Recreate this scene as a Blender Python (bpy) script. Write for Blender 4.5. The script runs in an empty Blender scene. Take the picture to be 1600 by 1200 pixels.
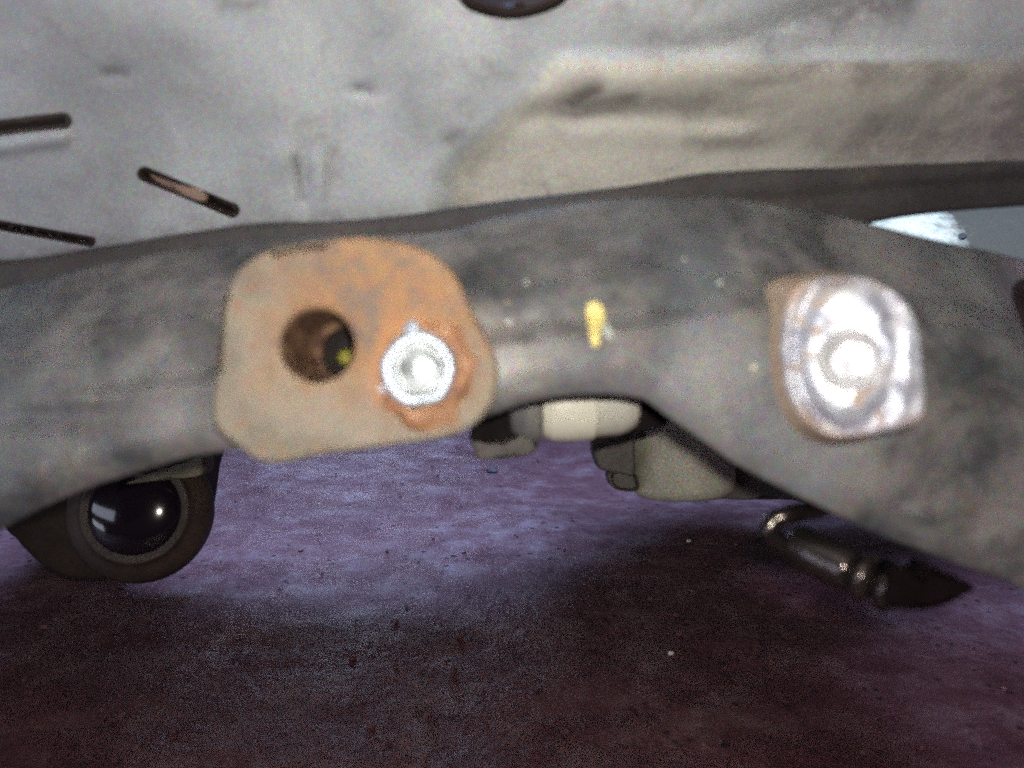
import bpy, bmesh, math, random
from mathutils import Vector, Matrix, noise as mn

random.seed(7)
S = bpy.context.scene
COL = S.collection

# ------------------------------------------------------------------ camera, light, exposure
CAM_H = 0.22
PITCH = math.radians(10.0)
FPX = 1386.0                       # focal length in photograph pixels (1600 wide)
CAM = Vector((0, 0, CAM_H))
FWD = Vector((0, math.cos(PITCH), -math.sin(PITCH)))
UP = Vector((0, math.sin(PITCH), math.cos(PITCH)))
RIGHT = Vector((1, 0, 0))

cd = bpy.data.cameras.new('camera')
cam = bpy.data.objects.new('camera', cd); COL.objects.link(cam)
cam.location = CAM
cam.rotation_euler = (math.pi / 2 - PITCH, 0, 0)
cd.sensor_width = 36.0
cd.lens = 36.0 * FPX / 1600.0
cd.clip_start = 0.005; cd.clip_end = 200
cd.dof.use_dof = True
cd.dof.focus_distance = 0.62
cd.dof.aperture_fstop = 6.8
S.camera = cam

W = bpy.data.worlds.new('World'); S.world = W; W.use_nodes = True
bgn = W.node_tree.nodes['Background']
bgn.inputs[0].default_value = (0.72, 0.70, 0.80, 1)
bgn.inputs[1].default_value = 0.035

def lamp(name, kind, loc, target, energy, col, size=None, size_y=None):
    d = bpy.data.lights.new(name, kind); d.energy = energy; d.color = col
    if kind == 'AREA':
        d.shape = 'RECTANGLE'; d.size = size; d.size_y = size_y or size
    else:
        d.shadow_soft_size = size
    o = bpy.data.objects.new(name, d); COL.objects.link(o)
    o.location = loc
    o.rotation_euler = (Vector(target) - Vector(loc)).to_track_quat('-Z', 'Y').to_euler()
    return o

# the phone's own flash, beside the lens
lamp('flash_lamp', 'AREA', (0.007, -0.002, CAM_H + 0.012), (0.0, 0.30, CAM_H + 0.02), 0.84, (1.0, 0.95, 0.87), 0.012, 0.006)
# cool daylight falling down through the open bay behind the crossmember
lamp('daylight_bay', 'AREA', (-0.03, 0.38, 1.05), (-0.03, 0.46, 0.0), 40.0, (0.33, 0.57, 1.0), 0.42, 0.46)
lamp('daylight_right', 'AREA', (0.42, 0.36, 1.05), (0.30, 0.42, 0.0), 3.6, (0.66, 0.60, 1.0), 0.22, 0.2)
# lamp added low beyond the vehicle for a sheen on the damp concrete
lamp('sheen_lamp', 'AREA', (-0.42, 2.3, 0.33), (-0.08, 0.6, 0.0), 1.5, (0.62, 0.72, 1.0), 0.50, 0.14)
# and windows low on the open left side of the workshop
lamp('daylight_window', 'AREA', (-0.95, -0.45, 0.40), (-0.2, 0.48, 0.10), 2.0, (0.74, 0.80, 1.0), 0.95, 0.20)
lamp('daylight_window_low', 'AREA', (-1.02, -0.40, 0.08), (-0.2, 0.48, 0.10), 1.0, (0.78, 0.84, 1.0), 0.55, 0.14)

S.view_settings.view_transform = 'Standard'
S.view_settings.look = 'None'
S.view_settings.exposure = 0.0
S.view_settings.gamma = 1.0
S.cycles.use_denoising = False
S.cycles.use_adaptive_sampling = True
S.cycles.adaptive_threshold = 0.075
S.cycles.adaptive_min_samples = 16
S.cycles.max_bounces = 3
S.cycles.caustics_reflective = False

# ------------------------------------------------------------------ helpers
def P(px, py, d):
    """point at view depth d (metres) seen at photograph pixel px, py"""
    return CAM + (RIGHT * ((px - 800) / FPX) + UP * (-(py - 600) / FPX) + FWD) * d

def lerp(a, b, t): return a + (b - a) * t
def sstep(a, b, x):
    t = min(1, max(0, (x - a) / (b - a))); return t * t * (3 - 2 * t)
def curve(pts):
    """monotone-ish cubic through (x, y) points"""
    xs = [p[0] for p in pts]; ys = [p[1] for p in pts]; n = len(xs)
    m = []
    for i in range(n):
        if i == 0: m.append((ys[1] - ys[0]) / (xs[1] - xs[0]))
        elif i == n - 1: m.append((ys[-1] - ys[-2]) / (xs[-1] - xs[-2]))
        else: m.append((ys[i + 1] - ys[i - 1]) / (xs[i + 1] - xs[i - 1]))
    def f(x):
        if x <= xs[0]: return ys[0] + m[0] * (x - xs[0])
        if x >= xs[-1]: return ys[-1] + m[-1] * (x - xs[-1])
        for i in range(n - 1):
            if x <= xs[i + 1]: break
        h = xs[i + 1] - xs[i]; t = (x - xs[i]) / h
        return ((2*t**3 - 3*t*t + 1) * ys[i] + (t**3 - 2*t*t + t) * h * m[i]
                + (-2*t**3 + 3*t*t) * ys[i + 1] + (t**3 - t*t) * h * m[i + 1])
    return f

def link(name, verts, faces, material, parent=None, base=None, smooth=True, mats=None, mi=None):
    """world-space verts -> ONE mesh object whose origin is base (or the parent's origin)"""
    off = Vector(base) if base is not None else (parent_world(parent) if parent else Vector((0, 0, 0)))
    me = bpy.data.meshes.new(name)
    me.from_pydata([Vector(v) - off for v in verts], [], faces)
    me.validate()
    bm = bmesh.new(); bm.from_mesh(me)
    bmesh.ops.recalc_face_normals(bm, faces=bm.faces)
    bm.to_mesh(me); bm.free()
    me.polygons.foreach_set('use_smooth', [smooth] * len(me.polygons))
    for m in (mats or [material]): me.materials.append(m)
    if mi: me.polygons.foreach_set('material_index', mi)
    o = bpy.data.objects.new(name, me); COL.objects.link(o)
    if parent:
        o.parent = parent
        o.location = off - parent_world(parent)
    else:
        o.location = off
    return o

def parent_world(o):
    v = Vector((0, 0, 0))
    while o is not None:
        v = v + o.location; o = o.parent
    return v

def thing(name, label, cat, loc, group=None):
    o = bpy.data.objects.new(name, None); COL.objects.link(o)
    o.empty_display_size = 0.02; o.location = loc
    return tag(o, label, cat, group)
def tag(o, label=None, cat=None, group=None, kind=None):
    if label: o['label'] = label
    if cat: o['category'] = cat
    if group: o['group'] = group
    if kind: o['kind'] = kind
    return o

def grid_faces(nu, nv, closed_u=False, closed_v=False):
    f = []
    for i in range(nu if closed_u else nu - 1):
        for j in range(nv if closed_v else nv - 1):
            a = i * nv + j; b = ((i + 1) % nu) * nv + j
            c = ((i + 1) % nu) * nv + (j + 1) % nv; d = i * nv + (j + 1) % nv
            f.append((a, b, c, d))
    return f

def frame(axis, hint=(0, 0, 1)):
    z = Vector(axis).normalized(); h = Vector(hint)
    if abs(z.dot(h)) > 0.95: h = Vector((1, 0, 0))
    x = h.cross(z).normalized(); y = z.cross(x)
    return x, y, z

def lathe(profile, origin, axis, seg=64, sx=1.0, sy=1.0, wob=0.0, seed=0, cap=True):
    """profile [(r, h)] turned about axis through origin; returns verts, faces"""
    x, y, z = frame(axis); o = Vector(origin); V = []; n = len(profile)
    for i in range(seg):
        a = 2 * math.pi * i / seg
        for (r, h) in profile:
            k = 1 + wob * mn.noise(Vector((math.cos(a) * 1.7 + seed, math.sin(a) * 1.7, h * 60)))
            V.append(o + (x * math.cos(a) * sx + y * math.sin(a) * sy) * r * k + z * h)
    F = grid_faces(seg, n, closed_u=True)
    if cap:
        for e in (0, n - 1):
            if profile[e][0] > 1e-6: F.append(tuple(i * n + e for i in range(seg)))
    return V, F

def rounded(profile, r=0.0006, k=3):
    """round the corners of a lathe profile"""
    out = [profile[0]]
    for i in range(1, len(profile) - 1):
        a, b, c = (Vector(profile[j]) for j in (i - 1, i, i + 1))
        d1 = (a - b); d2 = (c - b)
        rr = min(r, d1.length * 0.45, d2.length * 0.45)
        p = b + d1.normalized() * rr if d1.length > 0 else b
        q = b + d2.normalized() * rr if d2.length > 0 else b
        for t in range(k + 1):
            t /= k
            out.append(tuple((1 - t)**2 * p + 2 * t * (1 - t) * b + t * t * q))
    out.append(profile[-1])
    return out

def tube(path, rad, seg=24, cap=True):
    """path of Vectors, rad number or list"""
    V = []; n = len(path); px = None
    for i, p in enumerate(path):
        t = (path[min(i + 1, n - 1)] - path[max(i - 1, 0)]).normalized()
        if px is None: px, py, _ = frame(t)
        else:
            px = (px - t * px.dot(t)).normalized(); py = t.cross(px)
        r = rad[i] if isinstance(rad, (list, tuple)) else rad
        for k in range(seg):
            a = 2 * math.pi * k / seg
            V.append(p + (px * math.cos(a) + py * math.sin(a)) * r)
    F = grid_faces(n, seg, closed_v=True)
    if cap: F += [tuple(range(seg)), tuple((n - 1) * seg + k for k in range(seg))]
    return V, F

def smooth_poly(pts, n):
    """closed Catmull-Rom through pts resampled evenly to n points (2D)"""
    m = len(pts); dense = []
    for i in range(m):
        p0, p1, p2, p3 = (Vector(pts[(i + k - 1) % m]) for k in range(4))
        for s in range(16):
            t = s / 16
            dense.append(0.5 * ((2 * p1) + (p2 - p0) * t + (2*p0 - 5*p1 + 4*p2 - p3) * t*t + (3*p1 - p0 - 3*p2 + p3) * t**3))
    L = [0]
    for i in range(len(dense)): L.append(L[-1] + (dense[(i + 1) % len(dense)] - dense[i]).length)
    out = []; j = 0
    for k in range(n):
        d = L[-1] * k / n
        while L[j + 1] < d: j += 1
        t = (d - L[j]) / (L[j + 1] - L[j])
        out.append(dense[j].lerp(dense[(j + 1) % len(dense)], t))
    return out

def slab(poly_px, d_front, thick, bevel=0.0012, n=72, dfun=None, smooth=True, r=3, jag=0):
    """solid plate whose front outline is seen at poly_px: bevelled edge, real thickness"""
    pts = smooth_poly(poly_px, n) if smooth else [Vector(p) for p in poly_px]
    n = len(pts)
    c = sum(pts, Vector((0, 0))) / n
    V = []; rings = []
    bpx = bevel * FPX / d_front
    spec = []
    for k in range(1, 5): spec.append((k / 5, 0, 0))                       # scale, inset px, depth
    for k in range(r + 1):
        a = math.pi / 2 * k / r
        spec.append((1, bpx * (1 - math.sin(a)), bevel * (1 - math.cos(a))))
    spec.append((1, 0, thick))
    for (s, ins, dd) in spec:
        for i, p in enumerate(pts):
            v = p - c; q = c + v * s
            if ins and v.length > 0: q = q - v.normalized() * ins
            d = d_front + dd + (dfun(q.x, q.y) if dfun else 0)
            V.append((q.x, q.y, d))
    m = len(spec)
    # the sides run straight back along the view plane normal, not along the sight lines
    W_ = []
    for idx, (x, y, d) in enumerate(V):
        ring = idx // n; i = idx % n
        dd = spec[ring][2]
        df = d - dd
        W_.append(P(x, y, df) + FWD * dd)
    F = []
    for k in range(m - 1):
        for i in range(n):
            F.append((k * n + i, k * n + (i + 1) % n, (k + 1) * n + (i + 1) % n, (k + 1) * n + i))
    ci = len(W_); W_.append(P(c.x, c.y, d_front + (dfun(c.x, c.y) if dfun else 0)))
    for i in range(n): F.append((ci, i, (i + 1) % n))
    F.append(tuple((m - 1) * n + i for i in range(n)))
    return W_, F

# ------------------------------------------------------------------ materials
class NT:
    def __init__(s, name):
        s.m = bpy.data.materials.new(name); s.m.use_nodes = True
        s.t = s.m.node_tree; s.b = s.t.nodes['Principled BSDF']
        s.tc = s.t.nodes.new('ShaderNodeTexCoord')
    def co(s): return s.tc.outputs['Object']
    def n(s, kind, **kw):
        nd = s.t.nodes.new(kind)
        for k, v in kw.items(): setattr(nd, k, v)
        return nd
    def l(s, a, b): s.t.links.new(a, b)
    def noise(s, scale, detail=4, rough=0.6, vec=None, color=False, dist=0.0):
        nd = s.n('ShaderNodeTexNoise')
        nd.inputs['Scale'].default_value = scale; nd.inputs['Detail'].default_value = detail
        nd.inputs['Roughness'].default_value = rough; nd.inputs['Distortion'].default_value = dist
        s.l(vec if vec is not None else s.co(), nd.inputs['Vector'])
        return nd.outputs['Color' if color else 'Fac']
    def ramp(s, fac, stops):
        nd = s.n('ShaderNodeValToRGB'); e = nd.color_ramp.elements
        while len(e) < len(stops): e.new(0.5)
        for i, (p, c) in enumerate(stops):
            e[i].position = p
            e[i].color = (c, c, c, 1) if isinstance(c, (int, float)) else (*c, 1)
        s.l(fac, nd.inputs[0]); return nd.outputs[0]
    def mix(s, fac, a, b, mode='MIX'):
        nd = s.n('ShaderNodeMix', data_type='RGBA', blend_type=mode)
        for v, i in ((fac, 0), (a, 6), (b, 7)):
            if isinstance(v, (int, float)): nd.inputs[i].default_value = v
            elif isinstance(v, tuple): nd.inputs[i].default_value = (*v, 1)
            else: s.l(v, nd.inputs[i])
        return nd.outputs[2]
    def math(s, op, a, b=None, clamp=False):
        nd = s.n('ShaderNodeMath', operation=op, use_clamp=clamp)
        for v, i in ((a, 0), (b, 1)):
            if v is None: continue
            if isinstance(v, (int, float)): nd.inputs[i].default_value = v
            else: s.l(v, nd.inputs[i])
        return nd.outputs[0]
    def dist(s, centre, scale=(1, 1, 1)):
        """distance from a point of the object (object space)"""
        a = s.n('ShaderNodeVectorMath', operation='SUBTRACT'); s.l(s.co(), a.inputs[0]); a.inputs[1].default_value = centre
        b = s.n('ShaderNodeVectorMath', operation='MULTIPLY'); s.l(a.outputs[0], b.inputs[0]); b.inputs[1].default_value = scale
        c = s.n('ShaderNodeVectorMath', operation='LENGTH'); s.l(b.outputs[0], c.inputs[0])
        return c.outputs['Value']
    def grain(s, col, amt=0.35, scale=1500):
        """fine coloured dust grain"""
        g = s.noise(scale, 0, 0.5, color=True)
        g2 = s.ramp_rgb(g, amt)
        return s.mix(1.0, col, g2, 'MULTIPLY')
    def ramp_rgb(s, col, amt):
        # map noise colour (about 0.5) to 1 +- amt
        a = s.n('ShaderNodeVectorMath', operation='MULTIPLY_ADD'); s.l(col, a.inputs[0])
        a.inputs[1].default_value = (amt * 4,) * 3; a.inputs[2].default_value = (1 - amt * 2,) * 3
        b = s.n('ShaderNodeVectorMath', operation='MAXIMUM'); s.l(a.outputs[0], b.inputs[0]); b.inputs[1].default_value = (0.05,) * 3
        return b.outputs[0]
    def bump(s, h, strength=0.3, dist=0.001, prev=None):
        nd = s.n('ShaderNodeBump'); nd.inputs['Strength'].default_value = strength; nd.inputs['Distance'].default_value = dist
        s.l(h, nd.inputs['Height'])
        if prev is not None: s.l(prev, nd.inputs['Normal'])
        return nd.outputs[0]
    def out(s, col, rough=0.6, metal=0.0, normal=None, coat=0.0, spec=None):
        for v, i in ((col, 'Base Color'), (rough, 'Roughness'), (metal, 'Metallic')):
            if isinstance(v, (int, float)): s.b.inputs[i].default_value = v
            elif isinstance(v, tuple): s.b.inputs[i].default_value = (*v, 1)
            else: s.l(v, s.b.inputs[i])
        if normal is not None: s.l(normal, s.b.inputs['Normal'])
        s.b.inputs['Coat Weight'].default_value = coat
        if spec is not None: s.b.inputs['Specular IOR Level'].default_value = spec
        return s.m

def mottled(name, stops, scale=40, rough=(0.5, 0.8), metal=0.0, grain=0.3, gscale=1500, bumpy=0.25, bscale=400, spec=None, detail=6):
    t = NT(name)
    c = t.ramp(t.noise(scale, detail, 0.65, dist=0.4), stops)
    c = t.grain(c, grain, gscale)
    r = t.ramp(t.noise(scale * 2.3, 4), [(0.3, rough[0]), (0.7, rough[1])])
    nb = t.bump(t.noise(bscale, 2, 0.6), bumpy, 0.0006)
    return t.out(c, r, metal, nb, spec=spec)

def beam_paint():
    t = NT('grey_chassis_paint')
    c = t.ramp(t.noise(26, 5, 0.62, dist=0.15), [(0.38, (0.058, 0.060, 0.064)), (0.50, (0.118, 0.114, 0.115)), (0.62, (0.235, 0.21, 0.202))])
    # dried mud film, smeared lengthwise
    mp = t.n('ShaderNodeMapping'); mp.inputs['Scale'].default_value = (0.75, 1, 1.15); t.l(t.co(), mp.inputs[0])
    mud = t.ramp(t.noise(40, 5, 0.66, vec=mp.outputs[0], dist=0.2), [(0.46, 0.0), (0.70, 0.7)])
    c = t.mix(mud, c, (0.295, 0.275, 0.26))
    blue = t.ramp(t.noise(15, 3, 0.5), [(0.50, 0.0), (0.68, 0.6)])
    c = t.mix(blue, c, (0.185, 0.205, 0.225))
    rust = t.ramp(t.noise(46, 6, 0.75), [(0.58, 0.0), (0.70, 0.5)])
    c = t.mix(rust, c, (0.19, 0.135, 0.105))
    # lighter shading of the beam put into the colour as ragged pale patches
    dn_ = t.math('MULTIPLY', t.noise(70, 4, 0.7), 0.03)
    for (px_, py_, rad, amt) in ((800, 570, 0.016, 0.8), (255, 640, 0.026, 0.6), (40, 570, 0.024, 0.55), (1100, 560, 0.022, 0.4), (1330, 730, 0.026, 0.35)):
        dd = t.math('ADD', t.dist(tuple(P(px_, py_, 0.262) - P(800, 700, 0.30)), (1, 0, 1.2)), dn_)
        c = t.mix(t.ramp(dd, [(0.012, amt), (0.014 + rad, 0.0)]), c, (0.42, 0.405, 0.39))
    c = t.grain(c, 0.6, 2200)
    r = t.ramp(t.noise(60, 4), [(0.3, 0.42), (0.7, 0.72)])
    b = t.bump(t.noise(60, 5, 0.62), 0.3, 0.003)
    return t.out(c, r, 0.0, b, spec=0.4)

def plate_steel(stud):
    t = NT('rusted_plate_steel')
    base = t.ramp(t.noise(45, 6, 0.6), [(0.36, (0.25, 0.215, 0.17)), (0.52, (0.345, 0.29, 0.225)), (0.66, (0.39, 0.275, 0.175))])
    # orange rust that spread from the stud over the upper right half of the plate
    d = t.dist((stud[0] - 0.009, stud[1], stud[2] + 0.019), (0.85, 0.0, 1.05))
    n1 = t.math('MULTIPLY', t.noise(85, 7, 0.7, dist=0.5), 0.050)
    e = t.math('SUBTRACT', t.math('ADD', d, n1), 0.025)
    f = t.ramp(e, [(0.014, 1.0), (0.036, 0.0)])
    c = t.mix(t.math('MULTIPLY', f, 0.85), base, (0.39, 0.205, 0.095))
    dk = t.ramp(t.noise(100, 6, 0.75), [(0.47, 0.0), (0.58, 0.8)])
    c = t.mix(t.math('MULTIPLY', dk, f), c, (0.21, 0.17, 0.15))
    spots = t.ramp(t.noise(150, 5, 0.7), [(0.56, 0.0), (0.64, 0.55)])
    c = t.mix(spots, c, (0.36, 0.19, 0.10))
    d2 = t.dist((stud[0], stud[1], stud[2]), (1, 0, 1))
    g = t.ramp(t.math('ADD', d2, t.math('MULTIPLY', t.noise(160, 5, 0.6), 0.006)), [(0.013, 1.0), (0.0195, 0.0)])
    c = t.mix(t.math('MULTIPLY', g, 0.75), c, (0.58, 0.26, 0.11))
    c = t.grain(c, 0.22, 1500)
    b = t.bump(t.noise(260, 6, 0.65), 0.6, 0.0010)
    return t.out(c, 0.72, 0.0, b, spec=0.25)

def concrete():
    t = NT('damp_concrete')
    c = t.ramp(t.noise(34, 5, 0.70), [(0.34, (0.078, 0.027, 0.032)), (0.5, (0.122, 0.051, 0.057)), (0.66, (0.175, 0.104, 0.108))])
    st = t.ramp(t.noise(9, 4, 0.6, dist=0.5), [(0.42, 0.0), (0.62, 0.5)])
    c = t.mix(st, c, (0.075, 0.025, 0.029))
    vo = t.n('ShaderNodeTexVoronoi'); vo.inputs['Scale'].default_value = 110; t.l(t.co(), vo.inputs['Vector'])
    pit = t.ramp(vo.outputs['Distance'], [(0.14, 0.85), (0.26, 0.0)])
    pm = t.math('MULTIPLY', pit, t.ramp(t.noise(24, 2), [(0.46, 0.0), (0.56, 1.0)]))
    c = t.mix(pm, c, (0.018, 0.010, 0.013))
    c = t.grain(c, 0.35, 1200)
    b = t.bump(t.noise(95, 5, 0.68), 0.42, 0.006)
    r = t.ramp(t.noise(30, 3), [(0.35, 0.36), (0.65, 0.56)])
    return t.out(c, r, 0.0, b, spec=0.5)

def pan_paint():
    t = NT('pale_underbody_paint')
    def att(n):
        a = t.n('ShaderNodeAttribute'); a.attribute_name = n; return a.outputs['Fac']
    c = t.ramp(t.noise(9, 5, 0.55, dist=0.5), [(0.36, (0.48, 0.50, 0.52)), (0.5, (0.68, 0.72, 0.74)), (0.62, (0.82, 0.86, 0.87))])
    cr = t.ramp(t.noise(20, 5, 0.6, dist=0.5), [(0.34, (0.46, 0.435, 0.39)), (0.46, (0.74, 0.71, 0.63)), (0.60, (0.86, 0.83, 0.74))])
    mk = t.math('ADD', att('cream'), t.math('MULTIPLY', t.math('SUBTRACT', t.noise(40, 4, 0.6), 0.5), 0.5), True)
    c = t.mix(t.ramp(mk, [(0.25, 0.0), (0.75, 1.0)]), c, cr)
    sm = t.math('MULTIPLY', att('smudge_shade'), t.ramp(t.noise(55, 5, 0.7, dist=0.6), [(0.34, 0.25), (0.60, 1.0)]))
    c = t.mix(sm, c, (0.15, 0.125, 0.13))
    dirt = t.ramp(t.noise(34, 6, 0.7, dist=0.4), [(0.54, 0.0), (0.74, 0.5)])
    c = t.mix(dirt, c, (0.33, 0.27, 0.26))
    c = t.grain(c, 0.28, 1300)
    b = t.bump(t.noise(24, 3, 0.5), 0.25, 0.006)
    return t.out(c, 0.5, 0.0, b, spec=0.4)

MAT = {}
MAT['beam'] = beam_paint()
MAT['ground'] = concrete()
MAT['pan'] = pan_paint()
MAT['rail'] = mottled('dark_rail_paint', [(0.3, (0.045, 0.040, 0.041)), (0.6, (0.075, 0.066, 0.064)), (0.75, (0.11, 0.09, 0.08))], 30, (0.6, 0.85), grain=0.4, gscale=1200)
MAT['black'] = mottled('black_rubber', [(0.3, (0.007, 0.0055, 0.0055)), (0.7, (0.016, 0.011, 0.011))], 60, (0.7, 0.9), grain=0.3, spec=0.12)
MAT['sleeve'] = mottled('black_torn_rubber', [(0.3, (0.004, 0.0025, 0.003)), (0.7, (0.010, 0.005, 0.006))], 60, (0.8, 0.95), grain=0.3, spec=0.05)
MAT['slot'] = mottled('shaded_slot', [(0.3, (0.020, 0.013, 0.012)), (0.7, (0.060, 0.042, 0.038))], 70, (0.75, 0.9), grain=0.3, spec=0.12)  # dark of open slots and holes, shade put into the colour
MAT['slotpale'] = mottled('faint_shaded_slot', [(0.3, (0.050, 0.040, 0.036)), (0.7, (0.13, 0.105, 0.095))], 70, (0.75, 0.9), grain=0.3, spec=0.12)  # fainter slot shade, also put into the colour
MAT['slotlit'] = mottled('slot_lit_face', [(0.3, (0.20, 0.12, 0.09)), (0.7, (0.42, 0.28, 0.21))], 60, (0.6, 0.8), grain=0.3)  # tan of the slot's lit inner face, put into the colour
MAT['bore'] = mottled('rusty_bore', [(0.36, (0.07, 0.036, 0.032)), (0.5, (0.19, 0.10, 0.062)), (0.64, (0.33, 0.20, 0.115))], 170, (0.5, 0.75), grain=0.35, gscale=1600, bscale=700)
MAT['deepbore'] = mottled('dark_bore', [(0.3, (0.02, 0.017, 0.018)), (0.7, (0.07, 0.055, 0.055))], 120, (0.5, 0.75), grain=0.35)
MAT['green'] = mottled('olive_green_paint', [(0.3, (0.20, 0.20, 0.03)), (0.7, (0.42, 0.38, 0.06))], 200, (0.5, 0.7), grain=0.3)
MAT['orange'] = mottled('orange_rust', [(0.36, (0.24, 0.12, 0.07)), (0.5, (0.42, 0.20, 0.095)), (0.64, (0.50, 0.33, 0.22))], 150, (0.45, 0.7), grain=0.2, bumpy=0.5)
MAT['zinc'] = mottled('bright_zinc', [(0.36, (0.36, 0.42, 0.50)), (0.6, (0.66, 0.73, 0.82))], 160, (0.34, 0.55), metal=0.6, grain=0.06, bumpy=0.15)
MAT['stud'] = mottled('worn_stud', [(0.38, (0.26, 0.27, 0.27)), (0.5, (0.60, 0.66, 0.68)), (0.64, (0.82, 0.86, 0.86))], 210, (0.24, 0.42), metal=0.25, grain=0.1, bumpy=0.5, bscale=300)
MAT['dish'] = mottled('dull_zinc', [(0.36, (0.44, 0.44, 0.46)), (0.62, (0.66, 0.65, 0.66))], 130, (0.20, 0.27), metal=0.0, spec=0.3, grain=0.1, bumpy=0.15)
MAT['yellow'] = mottled('yellow_paint', [(0.3, (0.72, 0.58, 0.16)), (0.7, (0.88, 0.76, 0.30))], 200, (0.4, 0.55), grain=0.12)
MAT['palegreen'] = mottled('pale_paint', [(0.3, (0.42, 0.46, 0.40)), (0.7, (0.55, 0.60, 0.52))], 200, (0.4, 0.55), grain=0.2)
MAT['white'] = mottled('ivory_plastic', [(0.3, (0.84, 0.81, 0.66)), (0.7, (0.92, 0.89, 0.75))], 60, (0.4, 0.55), grain=0.08, bumpy=0.1)
MAT['offwhite'] = mottled('darker_ivory_plastic', [(0.3, (0.60, 0.585, 0.50)), (0.7, (0.72, 0.70, 0.61))], 60, (0.4, 0.55), grain=0.12, bumpy=0.1)  # darker ivory for the bush end
MAT['greyrub'] = mottled('grey_rubber', [(0.3, (0.16, 0.16, 0.155)), (0.7, (0.25, 0.24, 0.23))], 60, (0.5, 0.7), grain=0.3)
MAT['mount'] = mottled('olive_grey_cast', [(0.3, (0.38, 0.36, 0.28)), (0.55, (0.52, 0.50, 0.40)), (0.72, (0.66, 0.62, 0.49))], 45, (0.5, 0.75), grain=0.4, gscale=1200)
MAT['strap'] = mottled('olive_strap', [(0.3, (0.14, 0.13, 0.085)), (0.7, (0.24, 0.22, 0.15))], 60, (0.7, 0.9), grain=0.3, spec=0.15)
MAT['darkmount'] = mottled('dark_cast', [(0.3, (0.075, 0.066, 0.06)), (0.7, (0.14, 0.12, 0.105))], 45, (0.5, 0.75), grain=0.4, gscale=1200)
MAT['brownrub'] = mottled('brown_rubber', [(0.3, (0.026, 0.016, 0.013)), (0.7, (0.060, 0.038, 0.028))], 50, (0.5, 0.75), grain=0.4, gscale=1200)
MAT['shell'] = mottled('dark_brown_shell', [(0.3, (0.016, 0.010, 0.008)), (0.7, (0.040, 0.025, 0.018))], 50, (0.65, 0.85), grain=0.4, gscale=1200, spec=0.15)
MAT['gloss'] = NT('glossy_black_cap').out((0.010, 0.006, 0.010), 0.11, 0.0, None, coat=0.3)
MAT['fitting'] = mottled('oily_brown_fitting', [(0.3, (0.045, 0.036, 0.034)), (0.7, (0.11, 0.09, 0.085))], 90, (0.17, 0.23), grain=0.2, metal=0.85, bumpy=0.12, spec=0.7)
def sill_paint():
    t = NT('white_sill_paint')
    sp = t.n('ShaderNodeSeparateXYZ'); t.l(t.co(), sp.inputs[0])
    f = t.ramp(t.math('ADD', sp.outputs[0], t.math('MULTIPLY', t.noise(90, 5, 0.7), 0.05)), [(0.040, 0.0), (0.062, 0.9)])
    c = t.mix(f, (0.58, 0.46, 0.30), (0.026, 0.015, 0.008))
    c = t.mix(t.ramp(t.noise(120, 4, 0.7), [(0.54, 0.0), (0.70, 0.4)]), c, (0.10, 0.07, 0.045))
    return t.out(t.grain(c, 0.2, 1000), 0.8, spec=0.1)
MAT['sill'] = sill_paint()
MAT['stone'] = mottled('pale_stone', [(0.3, (0.62, 0.58, 0.50)), (0.7, (0.8, 0.77, 0.7))], 400, (0.6, 0.8), grain=0.1)
MAT['grit'] = mottled('dark_grit', [(0.3, (0.035, 0.022, 0.025)), (0.7, (0.08, 0.05, 0.05))], 200, (0.6, 0.8), grain=0.2)

def boss_steel():
    t = NT('scraped_rusty_steel')
    c = t.ramp(t.noise(130, 5, 0.6), [(0.37, (0.27, 0.28, 0.36)), (0.58, (0.63, 0.65, 0.70))])
    f = t.ramp(t.noise(105, 6, 0.7, dist=0.6), [(0.52, 0.0), (0.65, 0.8)])
    dd = t.math('ADD', t.dist(tuple(P(1334, 556, 0.249) - P(800, 700, 0.30)), (1, 0, 0.92)), t.math('MULTIPLY', t.noise(120, 3), 0.008))
    f = t.math('MAXIMUM', f, t.ramp(dd, [(0.0225, 0.0), (0.0262, 0.85)]))
    c = t.mix(f, c, (0.46, 0.29, 0.16))
    c = t.grain(c, 0.10, 1500)
    m = t.math('SUBTRACT', 0.30, t.math('MULTIPLY', f, 0.3), True)
    r = t.ramp(f, [(0.0, 0.38), (0.8, 0.7)])
    b = t.bump(t.noise(170, 3, 0.6), 0.2, 0.0010)
    return t.out(c, r, m, b)
MAT['boss'] = boss_steel()
MAT['bossside'] = mottled('rusty_flank', [(0.3, (0.34, 0.22, 0.15)), (0.7, (0.52, 0.42, 0.32))], 120, (0.6, 0.8), grain=0.25)

# ------------------------------------------------------------------ ground
V, F = [], []
gx = [-40, -8, -2, -1] + [-0.8 + 1.6 * i / 220 for i in range(221)] + [1, 2, 8, 40]
gy = [-40, -8, -2, -0.5] + [0.1 + 1.4 * i / 200 for i in range(201)] + [2, 4, 10, 40]
for x in gx:
    for y in gy:
        near = 1 if abs(x) < 0.79 and 0.11 < y < 1.48 else 0
        V.append((x, y, near * (0.0035 * mn.noise(Vector((x * 16, y * 16, 3))) + 0.0010 * mn.noise(Vector((x * 62, y * 62, 8))))))
F = grid_faces(len(gx), len(gy))
g = link('ground', V, F, MAT['ground']); tag(g, kind='structure')

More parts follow.
